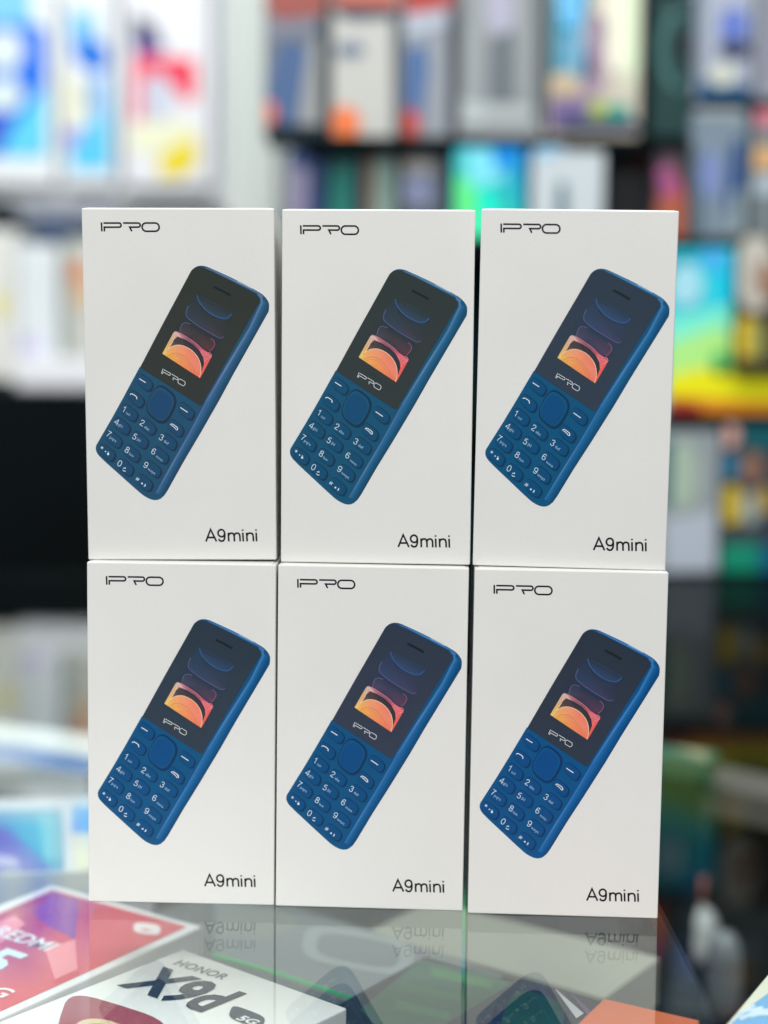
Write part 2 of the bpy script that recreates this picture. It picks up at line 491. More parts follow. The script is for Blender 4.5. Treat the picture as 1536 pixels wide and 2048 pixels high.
    t.stroke([z3(222, 998), z3(230, 988), z3(238, 1000)], 0.7, wh)
    for dx, dy in ((-7, -4), (7, 4)):
        t.stroke([z3(523 + dx + 9, 1275 + dy - 15), z3(523 + dx - 9, 1275 + dy + 15)], 0.9, wh)
        t.stroke([z3(523 + dx * -.8 - 14, 1275 + dy + 2 - 9), z3(523 - dx * .8 + 14, 1275 + dy + 2 + 9)], 0.9, wh)
    t.blob(*z3(568, 1322), 1.9, 1.7, wh); t.stroke([z3(602, 1328), z3(600, 1345), z3(588, 1352)], 1.8, wh)
    t.stroke([z3(378, 1160), z3(400, 1160)], 1.5, wh); t.stroke([z3(372, 1178), z3(386, 1192), z3(404, 1190)], 1.4, wh)
    t.stroke([z3(398, 1150), z3(404, 1168)], 1.0, wh)
    # wordmark under the screen
    ox, oy = 596, 866
    for pts, cl in logo_strokes():
        t.stroke([z2(ox + (x - 214) * 0.435 - (y - 157) * 0.26, oy + (x - 214) * 0.258 + (y - 157) * 0.58) for x, y in pts], 1.15, C(205, 212, 215), 0, cl)
    t.build('key_lettering', M_INK, ob)
    # wallpaper on the printed screen
    q = Ink(lambda x, y, l: on_face(x, y, l + 4))
    q.poly([z2(868, 288), z2(1178, 425), z2(1075, 610), z2(985, 765), z2(885, 942), z2(595, 748), z2(700, 572)],
           C(40 + tone[3], 56 + tone[4], 76 + tone[5]), 0)
    sc = lambda r, g, b: C((r + 40) / 2 + tone[3], (g + 56) / 2 + tone[4], (b + 76) / 2 + tone[5])
    base_ = sc(40, 56, 76)
    q.poly([z2(*p) for p in ((900, 300), (980, 325), (1100, 388), (1162, 430), (1122, 468), (1070, 470), (1010, 442), (950, 398), (910, 340))],
           [base_, base_, base_, base_, sc(46, 78, 116), sc(50, 84, 128), sc(50, 84, 128), sc(50, 84, 128), sc(46, 76, 112)], 0.5)
    q.poly([z2(*p) for p in ((818, 378), (893, 300), (905, 350), (950, 408), (1010, 452), (1070, 482), (1130, 484), (1090, 612), (1062, 628), (1020, 606), (960, 572), (890, 528), (830, 484), (798, 450))],
           [sc(42, 66, 98)] + [base_] * 6 + [sc(56, 58, 82), sc(78, 66, 96), sc(80, 70, 104), sc(76, 72, 112), sc(66, 76, 120), sc(54, 78, 122), sc(48, 76, 112)], 0.5)
    q.poly([z2(*p) for p in ((742, 572), (750, 540), (764, 516), (786, 504), (828, 518), (900, 560), (985, 632), (1012, 668), (1000, 706), (970, 732), (900, 694), (800, 618))],
           [sc(96, 84, 108), sc(80, 76, 104), sc(72, 70, 100), sc(62, 66, 92), base_, base_, sc(70, 58, 80), sc(92, 60, 84), sc(110, 64, 88), sc(130, 66, 92), sc(84, 62, 84), sc(70, 60, 84)], 0.8)
    Y, P_, RD = C(232, 188, 92), C(196, 168, 160), C(226, 88, 92)
    q.poly([z2(*p) for p in ((595, 746), (645, 660), (690, 583), (708, 570), (740, 580), (800, 620), (860, 660), (905, 702), (950, 735), (985, 768),
                              (960, 815), (885, 942), (740, 845))],
           [Y, C(214, 168, 110), P_, C(214, 190, 180), C(170, 120, 130), C(120, 74, 100), C(120, 66, 88), C(168, 60, 90), C(222, 80, 108), C(240, 110, 118), RD, C(232, 96, 70), C(240, 150, 70)], 1)
    q.poly([z2(*p) for p in ((650, 712), (690, 640), (722, 612), (780, 636), (845, 676), (890, 722), (918, 780), (922, 830), (898, 888), (892, 820),
                              (850, 740), (800, 700), (740, 684), (695, 684))], [C(120, 92, 84)] + [C(74, 60, 66)] * 2 + [C(48, 46, 58)] * 7 + [C(60, 48, 56)] * 4, 2)
    disc = [(612, 752), (640, 712), (685, 684), (740, 678), (800, 700), (848, 738), (882, 788), (897, 845), (893, 900), (880, 936), (800, 884), (700, 816)]
    q.poly([z2(*p) for p in disc], [C(228, 178, 80), C(236, 164, 96), C(238, 156, 110), C(240, 146, 112), C(238, 130, 106), C(236, 118, 102), C(234, 118, 108),
                                    C(230, 124, 112), C(226, 122, 106), C(224, 112, 92), C(232, 130, 84), C(236, 148, 78)], 3)
    q.stroke([z2(*p) for p in smooth(disc[:10], 1)], 1.1, C(252, 214, 168), 4)
    q.stroke([z2(*p) for p in smooth([(640, 765), (675, 744), (715, 742), (760, 762), (805, 805), (832, 855), (842, 905)], 1)], 0.9, C(206, 112, 76), 4)
    q.stroke([z2(*p) for p in smooth([(655, 775), (690, 760), (730, 768), (775, 800), (805, 845), (815, 888)], 1)], 0.7, C(214, 124, 80), 4)
    q.stroke([z2(*p) for p in smooth([(706, 572), (745, 584), (800, 622), (850, 656), (892, 692), (915, 730), (935, 770), (960, 772)], 1)], 1.5,
             C(196, 112, 140), 4)
    q.stroke([z2(*p) for p in smooth([(912, 722), (945, 745), (975, 742), (986, 768)], 1)], 1.3, C(244, 130, 140), 5)
    q.stroke([z2(*p) for p in smooth([(925, 830), (940, 792), (968, 782), (984, 776)], 1)], 1.2, C(246, 140, 140), 5)
    q.stroke([z2(*p) for p in smooth([(620, 735), (660, 690), (690, 640), (704, 590)], 1)], 1.0, C(232, 204, 170), 4)
    q.stroke([z2(*p) for p in smooth([(742, 576), (748, 545), (762, 515), (785, 502), (828, 516)], 1)], 0.9, C(112, 106, 142), 3)
    q.stroke([z2(*p) for p in smooth([(985, 630), (1008, 648), (1016, 672), (1002, 704), (970, 732)], 1)], 1.3, C(150, 80, 108), 3)
    q.stroke([z2(*p) for p in smooth([(820, 372), (800, 415), (796, 452), (830, 486), (890, 532), (960, 575), (1020, 610), (1062, 632), (1090, 618)], 1)], 2.0,
             C(80, 82, 122), 3)
    q.stroke([z2(*p) for p in smooth([(893, 290), (905, 345), (950, 402), (1010, 446), (1070, 473), (1122, 476), (1160, 440)], 1)], 2.8, C(48, 82, 128), 3)
    q.stroke([z2(*p) for p in smooth([(920, 300), (960, 320), (1100, 392), (1165, 430)], 1)], 0.6, C(52, 76, 104), 3)
    q.build('screen_picture', M_INK, ob)
    return ob


def bake(ob):
    return ob


LBL = {'T0': 'white phone carton at the left end of the upper row', 'T1': 'white phone carton in the middle of the upper row',
       'T2': 'white phone carton at the right end of the upper row',
       'B0': 'white phone carton at the left end of the bottom row', 'B1': 'white phone carton in the middle of the bottom row',
       'B2': 'white phone carton at the right end of the bottom row'}
TONE = {'T0': (26, 0, -16, 2, -6, -24), 'T1': (12, 2, -12, 0, -4, -18), 'T2': (0, 2, -4, 0, 0, 0), 'B0': (0, 0, 0, -2, -2, -4), 'B1': (0, 0, 0, 2, -2, 0), 'B2': (-4, 0, 6, -2, -6, -6)}  # upper cartons' inks greyed to imitate haze reflected on the print
logo0 = make_logo(); model0 = make_model()
for key_, (x, y, yaw, lean, roll, dz) in POSE.items():
    e = empty('phone_box', (x, y, (HF if key_[0] == 'T' else 0) + dz), LBL[key_], 'phone box', 'white phone cartons stacked on the glass')
    e.rotation_mode = 'YXZ'; e.rotation_euler = (lean, roll, yaw)
    cm = hexa([(-W / 2, 0, 0), (W / 2, 0, 0), (W / 2, DP, 0), (-W / 2, DP, 0), (-W / 2, 0, H), (W / 2, 0, H), (W / 2, DP, H), (-W / 2, DP, H)], 0.00045, 3)
    link('carton', cm, M_PAPER, e)
    # tucked lid: a paper flap standing slightly proud along the top, with its slit on both sides
    fl = hexa([(-W / 2 + .0012, .0008, H - .00002), (W / 2 - .0012, .0008, H - .00002), (W / 2 - .0012, DP - .001, H - .00002), (-W / 2 + .0012, DP - .001, H - .00002),
               (-W / 2 + .0014, .0010, H + .00016), (W / 2 - .0014, .0010, H + .00016), (W / 2 - .0014, DP - .001, H + .00012), (-W / 2 + .0014, DP - .001, H + .00012)])
    link('lid_flap', fl, M_PAPER, e)
    jx = {'T0': 0, 'T1': -.0003, 'T2': 0, 'B0': .0001, 'B1': .0001, 'B2': 0}[key_]; jz = {'B2': -.0006, 'T1': -.0005}.get(key_, 0)
    lg = logo0.build('logo_print', M_INK, e); lg.location = (jx, 0, jz)
    mdl = model0.build('model_print', M_INK, e); mdl.location = (jx, 0, jz)
    pc = make_picture(TONE[key_]); pc.parent = e; pc.location = (jx, 0, jz)

gR = 'phone boxes on the dark shelving unit'
# ------------------------------------------------------------------ boxes on the shelves behind


def shelf_box(name, label, cat, group, rect, d, depth, col, draw=None, bevel=0.002, roll=0):
    x0, y0, x1, y1 = rect
    a = at_d((x0 + x1) / 2, y1, d); l = at_d(x0, (y0 + y1) / 2, d); r = at_d(x1, (y0 + y1) / 2, d); t = at_d((x0 + x1) / 2, y0, d)
    e = empty(name, (a.x, a.y, a.z), label, cat, group)
    wd = r.x - l.x; h = t.z - a.z
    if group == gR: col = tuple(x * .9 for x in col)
    link('carton', cub(-wd / 2, wd / 2, 0, depth, 0, h, bevel), mat('carton_card', C(*col), 0.55, 0.3, noise=0.06, nscale=12), e)
    if draw:
        def put(px, py, lay):
            p = at_d(px, py, d); q = p - Vector((a.x, a.y, a.z))
            return (max(-wd / 2 + .0015, min(wd / 2 - .0015, q.x)), -0.0004 - 0.0004 * lay, max(.0015, min(h - .0015, q.z)))
        k = Ink(put); draw(k); k.build('cover_print', M_INKB, e)
    return e


def board(unit, x0, x1, y, thick, d, depth, material, name='shelf_board'):
    a = at_d((x0 + x1) / 2, y, d); l = at_d(x0, y, d); r = at_d(x1, y, d)
    o = link(name, cub(l.x, r.x, a.y - 0.004, a.y + depth, a.z - thick, a.z - 0.0006), material, unit)
    o.matrix_parent_inverse = Matrix.Translation(-unit.location)
    return o


# --- left: white display unit with upright tablet boxes
dl = 2.30
white_unit = empty('display_shelf', (at_d(60, 380, dl).x, dl - .477, -0.9), 'white display shelf holding large colourful boxes at upper left', 'shelf')
board(white_unit, -420, 545, 372, 0.028, dl, 0.22, M_WHITE)
board(white_unit, -420, 545, -420, 0.03, dl, 0.22, M_WHITE)
p0 = at_d(-420, 372, dl); p1 = at_d(555, 372, dl)
o = link('back_panel', cub(p0.x, p1.x, dl - .477 + .225, dl - .477 + .24, -.1, 1.45), M_WHITE, white_unit); o.matrix_parent_inverse = Matrix.Translation(-white_unit.location)
o = link('side_panel', cub(at_d(432, 300, dl).x, at_d(452, 300, dl).x, dl - .477, dl - .477 + .224, at_d(432, 371, dl).z, 1.2), M_WHITE, white_unit); o.matrix_parent_inverse = Matrix.Translation(-white_unit.location)


def dA(k):
    k.poly([(-60, 40), (60, 42), (92, 60), (94, 315), (-60, 315)], C(10, 104, 214), 0)
    k.poly([(-60, -40), (60, -40), (66, 48), (-60, 48)], C(120, 188, 236), 1)
    k.poly([(-60, 240), (0, 235), (22, 250), (-10, 300), (-60, 310)], C(70, 80, 190), 1)
    k.poly([(94, 170), (94, 315), (0, 315), (10, 285), (48, 222)], C(92, 196, 226), 2)
    k.blob(8, 100, 42, 42, C(205, 216, 214), None, 3); k.blob(5, 190, 44, 34, C(205, 218, 216), None, 3)
    k.poly([(8, 140), (40, 150), (12, 170)], C(150, 190, 225), 4)


def dB(k):
    k.poly([(138, 20), (182, 20), (196, 60), (186, 90), (140, 90)], C(120, 186, 232), 0)
    k.poly([(146, 85), (175, 72), (216, 92), (216, 135), (196, 150), (160, 132), (146, 110)], C(30, 112, 206), 1)
    k.poly([(122, 140), (168, 160), (184, 190), (174, 250), (122, 262)], C(226, 226, 206), 1)
    k.poly([(168, 160), (218, 150), (218, 255), (178, 250)], C(150, 190, 232), 1)
    k.poly([(140, 262), (190, 250), (220, 200), (222, 340), (142, 340)], C(84, 192, 232), 2)
    k.blob(145, 275, 22, 18, C(160, 150, 220), None, 3)


def dC(k):
    k.poly([(266, 30), (300, 40), (330, 95), (268, 105)], C(44, 46, 78), 0)
    k.poly([(270, 75), (310, 78), (332, 102), (270, 112)], C(70, 50, 140), 1)
    k.poly([(268, 108), (300, 112), (392, 118), (394, 195), (372, 206), (345, 170), (312, 140), (290, 160), (282, 245), (266, 248)],
           C(238, 62, 88), 1)
    k.poly([(285, 160), (312, 142), (345, 172), (340, 240), (285, 245)], C(196, 200, 214), 2)
    k.poly([(262, 245), (380, 240), (392, 275), (300, 312), (264, 300)], C(238, 234, 196), 2)
    k.poly([(320, 312), (392, 268), (394, 330), (362, 352), (318, 356)], C(250, 208, 20), 3)


gL = 'upright boxes on the white display shelf'
shelf_box('tablet_box', 'tall box with deep blue and cyan cover at the upper left edge', 'box', gL, (-95, -150, 112, 368), dl - .03, .07, (226, 230, 234), dA)
shelf_box('tablet_box', 'narrow white box with blue, cream and cyan cover beside the red and yellow one', 'box', gL, (124, -150, 232, 371), dl - .03, .07, (224, 227, 238), dB)
shelf_box('tablet_box', 'white box with red arch over a yellow patch on its cover', 'box', gL, (246, -150, 424, 374), dl - .03, .07, (226, 226, 234), dC)
shelf_box('tablet_box', 'plain pale box lying on the far left of the white shelf', 'box', gL, (-330, -120, -120, 366), dl - .03, .07, (216, 220, 226),
          lambda k: k.poly([(-300, 0), (-150, 0), (-150, 250), (-300, 250)], C(90, 150, 200)))
k = Ink(lambda x, y, l: tuple(at_d(x, y, dl + .222) + Vector((0, -.001, 0)))); k.blob(405, 6, 20, 22, C(60, 140, 200))
o = k.build('blue_sticker', M_INKB, white_unit); o.matrix_parent_inverse = Matrix.Translation(-white_unit.location)

# --- left, lower: dark cabinet with white cartons on it
dc = 2.02
cab = empty('dark_cabinet', (at_d(0, 780, dc).x, dc - .477, -.9), 'black cabinet below the white cartons at left', 'cabinet')
pa = at_d(-420, 782, dc); pb = at_d(600, 782, dc)
o = link('cabinet_body', cub(pa.x, pb.x, dc - .477, dc - .477 + .31, -.9, pa.z - .001), M_DARK, cab); o.matrix_parent_inverse = Matrix.Translation(-cab.location)
o = link('cabinet_back', cub(pa.x, pb.x, dc - .477 + .27, dc - .477 + .30, pa.z, at_d(0, 425, dc).z), M_SHELF, cab); o.matrix_parent_inverse = Matrix.Translation(-cab.location)
gM = 'white cartons standing on the dark cabinet'
shelf_box('white_carton', 'tall off-white carton with a small yellow mark, at the left edge', 'box', gM, (-110, 458, 36, 760), dc + .03, .1, (214, 214, 208),
          lambda k: k.blob(0, 610, 16, 26, C(214, 206, 120)))
shelf_box('white_carton', 'plain white carton between the yellow marked one and the orange patched one', 'box', gM, (38, 488, 118, 735), dc + .03, .1, (216, 222, 224),
          lambda k: k.blob(60, 692, 28, 18, C(196, 190, 220)))
shelf_box('white_carton', 'grey-white carton with an orange patch, just left of the stack', 'box', gM, (130, 480, 230, 735), dc + .05, .1, (190, 192, 184),
          lambda k: (k.blob(158, 545, 20, 26, C(206, 130, 84)), k.blob(168, 590, 20, 30, C(206, 170, 130), None, 1)))
shelf_box('white_tray', 'low white tray lying on the dark cabinet in front of the white cartons', 'tray', None, (28, 715, 240, 781), dc - .0, .02, (226, 226, 232), None, 0.006)
shelf_box('navy_case', 'small navy case on top of the cartons at left', 'case', None, (68, 440, 150, 480), dc + .06, .06, (44, 66, 96), None)
shelf_box('black_case', 'black case above the yellow marked carton, at the left edge', 'case', None, (-100, 400, 20, 452), dc + .05, .06, (14, 24, 32), None)
shelf_box('grey_case', 'long grey case under the white display shelf', 'case', None, (22, 408, 235, 452), dc + .20, .04, (122, 128, 140), None)

# --- right: dark shelving unit with phone boxes
dr = 1.36
unit = empty('shelving_unit', (0.4, dr - .477, -0.9), 'dark shelving unit filled with phone boxes behind the stack at right', 'shelf')


def upart(name, me, m):
    o = link(name, me, m, unit); o.matrix_parent_inverse = Matrix.Translation(-unit.location); return o


xa = at_d(500, 300, dr).x; xb = at_d(2100, 300, dr).x
upart('back_panel', cub(xa + .03, xb, dr - .477 + .13, dr - .477 + .145, -.9, 1.35), M_TEAL)
xr = at_d(1386, 300, dr).x; zr = at_d(1450, 201, dr).z
upart('shelf_board', cub(xr, xb, dr - .477, dr - .477 + .129, zr - .010, zr - .0008), M_DARK)
for yy in (-430, 277, 832, 1150):
    z = at_d(1250, yy, dr).z
    upart('shelf_board', cub(xa + .05 if yy < 400 else xa + .16, xr - .001 if yy == 277 else xb, dr - .477 + .0, dr - .477 + .129, z - .012, z - .0008), M_DARK)
z = at_d(900, 478, dr).z
upart('shelf_board', cub(xa + .05, xb, dr - .477, dr - .477 + .129, z - .012, z - .0008), M_DARK)
upart('kick_panel', cub(xa + .16, xb, dr - .477 + .01, dr - .477 + .03, -.9, at_d(1250, 1150, dr).z - .0125), M_DARK)

gR = 'phone boxes on the dark shelving unit'
RB = [
    # label, rect, depth offset, colour, draw
    ('slate and grey box with orange corner, first in the top row', (528, -60, 652, 273), .02, (120, 126, 132), lambda k: (
        k.poly([(528, -60), (652, -60), (652, 28), (560, 40), (528, 20)], C(150, 84, 78)),
        k.poly([(556, 88), (588, 80), (616, 100), (590, 262), (530, 262), (530, 190)], C(74, 98, 136), 0),
        k.poly([(618, 92), (650, 60), (650, 262), (594, 262)], C(146, 148, 148), 0),
        k.poly([(528, 30), (560, 44), (590, 46), (652, 34), (652, 60), (528, 84)], C(120, 124, 138), 1),
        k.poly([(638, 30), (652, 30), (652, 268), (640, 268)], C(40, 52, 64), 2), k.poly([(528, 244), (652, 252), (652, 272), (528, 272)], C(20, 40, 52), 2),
        k.blob(532, 226, 22, 26, C(206, 100, 70), None, 3))),
    ('white box with an orange lower corner, second in the top row', (662, -60, 796, 283), .02, (206, 206, 200), lambda k: (
        k.poly([(664, -60), (794, -60), (794, 20), (720, 32), (664, 10)], C(186, 104, 84)),
        k.poly([(672, 90), (720, 80), (720, 95), (676, 120)], C(130, 138, 150), 0),
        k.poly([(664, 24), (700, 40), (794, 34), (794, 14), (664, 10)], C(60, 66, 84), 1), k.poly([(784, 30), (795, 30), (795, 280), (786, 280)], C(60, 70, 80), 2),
        k.blob(700, 100, 30, 14, C(108, 120, 140), None, 1), k.blob(690, 248, 30, 36, C(226, 118, 66), None, 3))),
    ('grey box with a blue handset and red corners, third in the top row', (804, -60, 908, 280), .02, (158, 164, 172), lambda k: (
        k.poly([(806, -60), (906, -60), (906, 14), (860, 22), (806, 50)], C(170, 72, 68)),
        k.poly([(812, 100), (850, 84), (858, 130), (842, 262), (806, 262)], C(74, 104, 148), 0),
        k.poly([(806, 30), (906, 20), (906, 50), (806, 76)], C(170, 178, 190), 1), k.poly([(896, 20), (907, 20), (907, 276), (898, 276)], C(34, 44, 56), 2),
        k.blob(818, 248, 22, 30, C(190, 70, 60), None, 3))),
    ('light grey box with a dark grey centre panel, top row', (918, -60, 1086, 248), .0, (160, 166, 168), lambda k: (
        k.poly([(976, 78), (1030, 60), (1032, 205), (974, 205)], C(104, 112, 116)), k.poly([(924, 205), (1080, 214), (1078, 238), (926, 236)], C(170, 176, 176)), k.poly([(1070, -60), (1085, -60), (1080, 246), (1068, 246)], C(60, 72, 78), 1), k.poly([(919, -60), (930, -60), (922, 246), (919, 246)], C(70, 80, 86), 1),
        k.blob(1000, 20, 30, 50, C(168, 166, 184)), k.poly([(922, 200), (970, 210), (970, 245), (922, 245)], C(176, 184, 184), 1))),
    ('colourful box, cyan left and cream right with a lime edge, in the top row', (1096, -60, 1278, 262), .0, (216, 206, 190), lambda k: (
        k.poly([(1098, -60), (1190, -60), (1168, 60), (1150, 180), (1098, 160)], C(4, 124, 150)),
        k.blob(1232, 60, 24, 90, C(240, 226, 206), None, 1), k.poly([(1180, 20), (1214, 40), (1206, 190), (1160, 200)], C(150, 130, 150), 1), k.blob(1128, 168, 28, 24, C(190, 170, 140), None, 4), k.poly([(1120, 235), (1276, 240), (1276, 262), (1120, 262)], C(40, 60, 90), 5),
        k.poly([(1110, -40), (1170, -40), (1160, 60), (1124, 50)], C(110, 182, 226), 1),
        k.poly([(1120, 70), (1165, 60), (1185, 150), (1130, 175)], C(110, 160, 186), 1),
        k.poly([(1098, 150), (1148, 160), (1180, 190), (1160, 262), (1098, 262)], C(176, 160, 150), 2),
        k.poly([(1100, 200), (1180, 195), (1170, 262), (1100, 262)], C(112, 96, 140), 3),
        k.poly([(1240, -60), (1276, -60), (1276, 130), (1258, 200), (1246, 60)], C(214, 250, 196), 2),
        k.blob(1196, 218, 18, 18, C(160, 176, 80), None, 4), k.blob(1236, 224, 24, 18, C(60, 150, 130), None, 4))),
    ('pale lavender box with a blue middle and a cream spot, in the upper right', (1392, -60, 1502, 208), .0, (176, 184, 202), lambda k: (
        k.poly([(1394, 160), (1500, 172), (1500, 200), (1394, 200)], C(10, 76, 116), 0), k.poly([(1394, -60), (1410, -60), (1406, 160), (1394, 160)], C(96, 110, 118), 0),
        k.blob(1468, 55, 30, 40, C(96, 116, 186)), k.blob(1470, 98, 34, 20, C(60, 66, 90), None, 1), k.blob(1444, 150, 28, 24, C(190, 194, 180), None, 2))),
    ('grey box cut by the right edge of the picture, in the top row', (1510, -60, 1640, 200), .0, (150, 154, 166), lambda k: k.poly([(1550, 0), (1630, 0), (1630, 150), (1550, 150)], C(80, 90, 120))),
]
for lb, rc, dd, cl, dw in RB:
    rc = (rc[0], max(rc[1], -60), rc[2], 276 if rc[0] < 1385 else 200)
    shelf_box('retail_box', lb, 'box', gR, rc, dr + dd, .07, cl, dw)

RB2 = [
    ('navy and lilac box behind the upper left carton, in the second row', (575, 304, 652, 476), .02, (34, 62, 110), lambda k: (
        k.poly([(577, 330), (620, 340), (612, 470), (577, 470)], C(130, 124, 150)))),
    ('dark green and teal box in the second row of the dark shelf', (656, 304, 718, 476), .02, (20, 96, 96), lambda k: (k.poly([(660, 350), (700, 340), (700, 470), (660, 470)], C(34, 116, 106)))),
    ('brown and sage box in the second row of the dark shelf', (724, 304, 792, 476), .02, (140, 168, 158), lambda k: (k.poly([(726, 306), (748, 306), (744, 470), (726, 470)], C(110, 72, 60)))),
    ('grey box with a cream and lilac picture, in the second row', (800, 304, 892, 476), .02, (96, 104, 116), lambda k: (
        k.blob(840, 322, 34, 34, C(176, 174, 168)), k.blob(836, 378, 34, 34, C(138, 146, 176), None, 1), k.blob(806, 308, 12, 20, C(140, 100, 60), None, 2))),
    ('vivid cyan, blue and green box just above the stack', (906, 278, 1048, 476), .0, (90, 206, 236), lambda k: (
        k.poly([(908, 280), (1046, 280), (1046, 474), (908, 474)], [C(60, 180, 190), C(0, 130, 210), C(30, 190, 170), C(60, 240, 100)], 0),
        k.poly([(930, 300), (1010, 296), (1010, 360), (940, 380)], C(120, 214, 232), 1),
        k.poly([(908, 350), (950, 372), (958, 474), (908, 474)], C(94, 246, 128), 2),
        k.poly([(960, 376), (985, 378), (1005, 474), (955, 474)], C(0, 232, 200), 3),
        k.poly([(985, 285), (1040, 285), (1040, 330), (990, 340)], C(10, 136, 216), 2),
        k.poly([(918, 262), (968, 270), (960, 284), (920, 284)], C(170, 90, 74), 4))),
    ('white box with a pale blue corner and a dark notch, just above the stack', (1062, 266, 1206, 476), .0, (212, 222, 226), lambda k: (
        k.poly([(1066, 268), (1130, 268), (1118, 310), (1068, 320)], C(150, 196, 226)),
        k.poly([(1114, 372), (1124, 360), (1134, 372), (1138, 474), (1110, 474)], C(86, 112, 124), 1))),
    ('black box with a rust red spot, right of the white one', (1214, 290, 1306, 476), .03, (10, 18, 26), lambda k: k.blob(1286, 312, 26, 26, C(96, 46, 38))),
    ('dark box with pink, magenta and rust shapes above the right end of the stack', (1308, 300, 1374, 476), .0, (70, 60, 70), lambda k: (
        k.poly([(1310, 345), (1335, 325), (1365, 372), (1366, 474), (1330, 474)], C(176, 78, 100)),
        k.poly([(1310, 400), (1372, 388), (1372, 474), (1310, 474)], C(164, 88, 62), 1),
        k.poly([(1312, 340), (1330, 330), (1352, 366), (1330, 400)], C(150, 80, 130), 2))),
    ('blue-grey box with a deep blue flank, in the second row at right', (1380, 205, 1490, 470), .0, (128, 146, 160), lambda k: (
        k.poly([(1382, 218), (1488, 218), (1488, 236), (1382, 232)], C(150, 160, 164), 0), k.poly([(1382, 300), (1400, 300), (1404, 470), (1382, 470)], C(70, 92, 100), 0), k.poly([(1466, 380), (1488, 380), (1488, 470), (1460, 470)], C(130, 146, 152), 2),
        k.poly([(1462, 285), (1484, 275), (1484, 420), (1450, 420)], C(16, 62, 122)), k.blob(1420, 350, 22, 50, C(116, 132, 180), None, 1))),
    ('box with a pink top and tan middle, cut by the right edge of the picture', (1500, 208, 1640, 470), .0, (120, 132, 136), lambda k: (
        k.blob(1530, 228, 30, 28, C(196, 116, 130)), k.blob(1528, 316, 32, 26, C(204, 160, 110)), k.blob(1530, 370, 40, 20, C(164, 178, 186)))),
]
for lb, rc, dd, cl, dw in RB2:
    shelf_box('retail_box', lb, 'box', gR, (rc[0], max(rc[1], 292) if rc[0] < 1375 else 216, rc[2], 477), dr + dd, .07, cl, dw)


def dYC(k):
    k.poly([(1332, 498), (1500, 490), (1500, 560), (1480, 640), (1332, 660)], C(60, 200, 214), 0)
    k.poly([(1332, 505), (1400, 500), (1380, 560), (1332, 560)], C(30, 156, 176), 1)
    k.poly([(1420, 520), (1470, 510), (1500, 620), (1440, 640)], C(0, 196, 226), 1)
    k.poly([(1400, 500), (1450, 500), (1450, 545), (1400, 530)], C(70, 170, 246), 2)
    k.blob(1372, 570, 32, 44, C(160, 212, 226), None, 3)
    k.poly([(1332, 640), (1500, 600), (1500, 740), (1332, 750)], C(120, 232, 200), 2)
    k.poly([(1332, 690), (1440, 650), (1500, 700), (1500, 780), (1332, 790)], C(170, 244, 130), 3)
    k.poly([(1332, 752), (1400, 735), (1500, 745), (1700, 750), (1700, 812), (1332, 792)], C(228, 222, 20), 4)
    k.poly([(1332, 790), (1420, 796), (1700, 815), (1700, 828), (1332, 825)], C(214, 130, 26), 5)
    k.poly([(1332, 800), (1400, 806), (1400, 828), (1332, 828)], C(150, 40, 30), 6)
    k.blob(1440, 728, 18, 24, C(30, 170, 90), None, 4)


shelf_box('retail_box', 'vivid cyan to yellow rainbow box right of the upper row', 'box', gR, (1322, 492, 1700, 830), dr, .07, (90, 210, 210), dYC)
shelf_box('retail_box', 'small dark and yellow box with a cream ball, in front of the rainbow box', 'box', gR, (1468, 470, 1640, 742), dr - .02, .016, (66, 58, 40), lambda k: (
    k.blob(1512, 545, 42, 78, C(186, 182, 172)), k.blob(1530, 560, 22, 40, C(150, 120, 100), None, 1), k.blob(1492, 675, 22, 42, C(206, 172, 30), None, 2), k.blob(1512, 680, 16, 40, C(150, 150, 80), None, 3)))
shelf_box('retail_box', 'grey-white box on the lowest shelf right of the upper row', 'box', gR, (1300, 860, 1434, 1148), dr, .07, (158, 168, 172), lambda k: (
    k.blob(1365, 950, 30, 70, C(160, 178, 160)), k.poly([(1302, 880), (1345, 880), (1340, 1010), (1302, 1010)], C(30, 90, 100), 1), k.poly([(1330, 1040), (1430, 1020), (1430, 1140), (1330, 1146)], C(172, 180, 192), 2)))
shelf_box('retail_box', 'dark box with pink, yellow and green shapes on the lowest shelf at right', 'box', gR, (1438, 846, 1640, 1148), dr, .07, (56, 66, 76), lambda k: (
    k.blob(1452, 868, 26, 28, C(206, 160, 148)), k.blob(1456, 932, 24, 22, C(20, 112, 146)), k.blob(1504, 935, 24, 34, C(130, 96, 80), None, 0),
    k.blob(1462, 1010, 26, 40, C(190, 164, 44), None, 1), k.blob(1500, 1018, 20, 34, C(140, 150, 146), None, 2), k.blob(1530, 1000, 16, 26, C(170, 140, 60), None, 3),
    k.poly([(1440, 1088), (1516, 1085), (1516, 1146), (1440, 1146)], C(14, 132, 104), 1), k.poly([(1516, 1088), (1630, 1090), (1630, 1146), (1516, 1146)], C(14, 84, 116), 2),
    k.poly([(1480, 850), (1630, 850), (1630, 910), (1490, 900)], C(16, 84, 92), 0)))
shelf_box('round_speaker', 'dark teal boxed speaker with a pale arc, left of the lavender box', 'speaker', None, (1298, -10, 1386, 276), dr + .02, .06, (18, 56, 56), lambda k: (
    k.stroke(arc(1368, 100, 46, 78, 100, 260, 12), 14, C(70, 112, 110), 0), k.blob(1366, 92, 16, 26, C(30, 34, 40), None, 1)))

# white side wall of the shelving, with its slanted dark brace
cw = link('white_pillar', cub(at_d(455, 300, 1.9).x, at_d(556, 300, 1.9).x, 1.9 - .477, 1.9 - .477 + .1, -.9, 2.0, .004), M_PALE)
tag(cw, 'pale painted pillar between the white display shelf and the dark shelving', 'pillar')

# ------------------------------------------------------------------ boxes lying under the glass


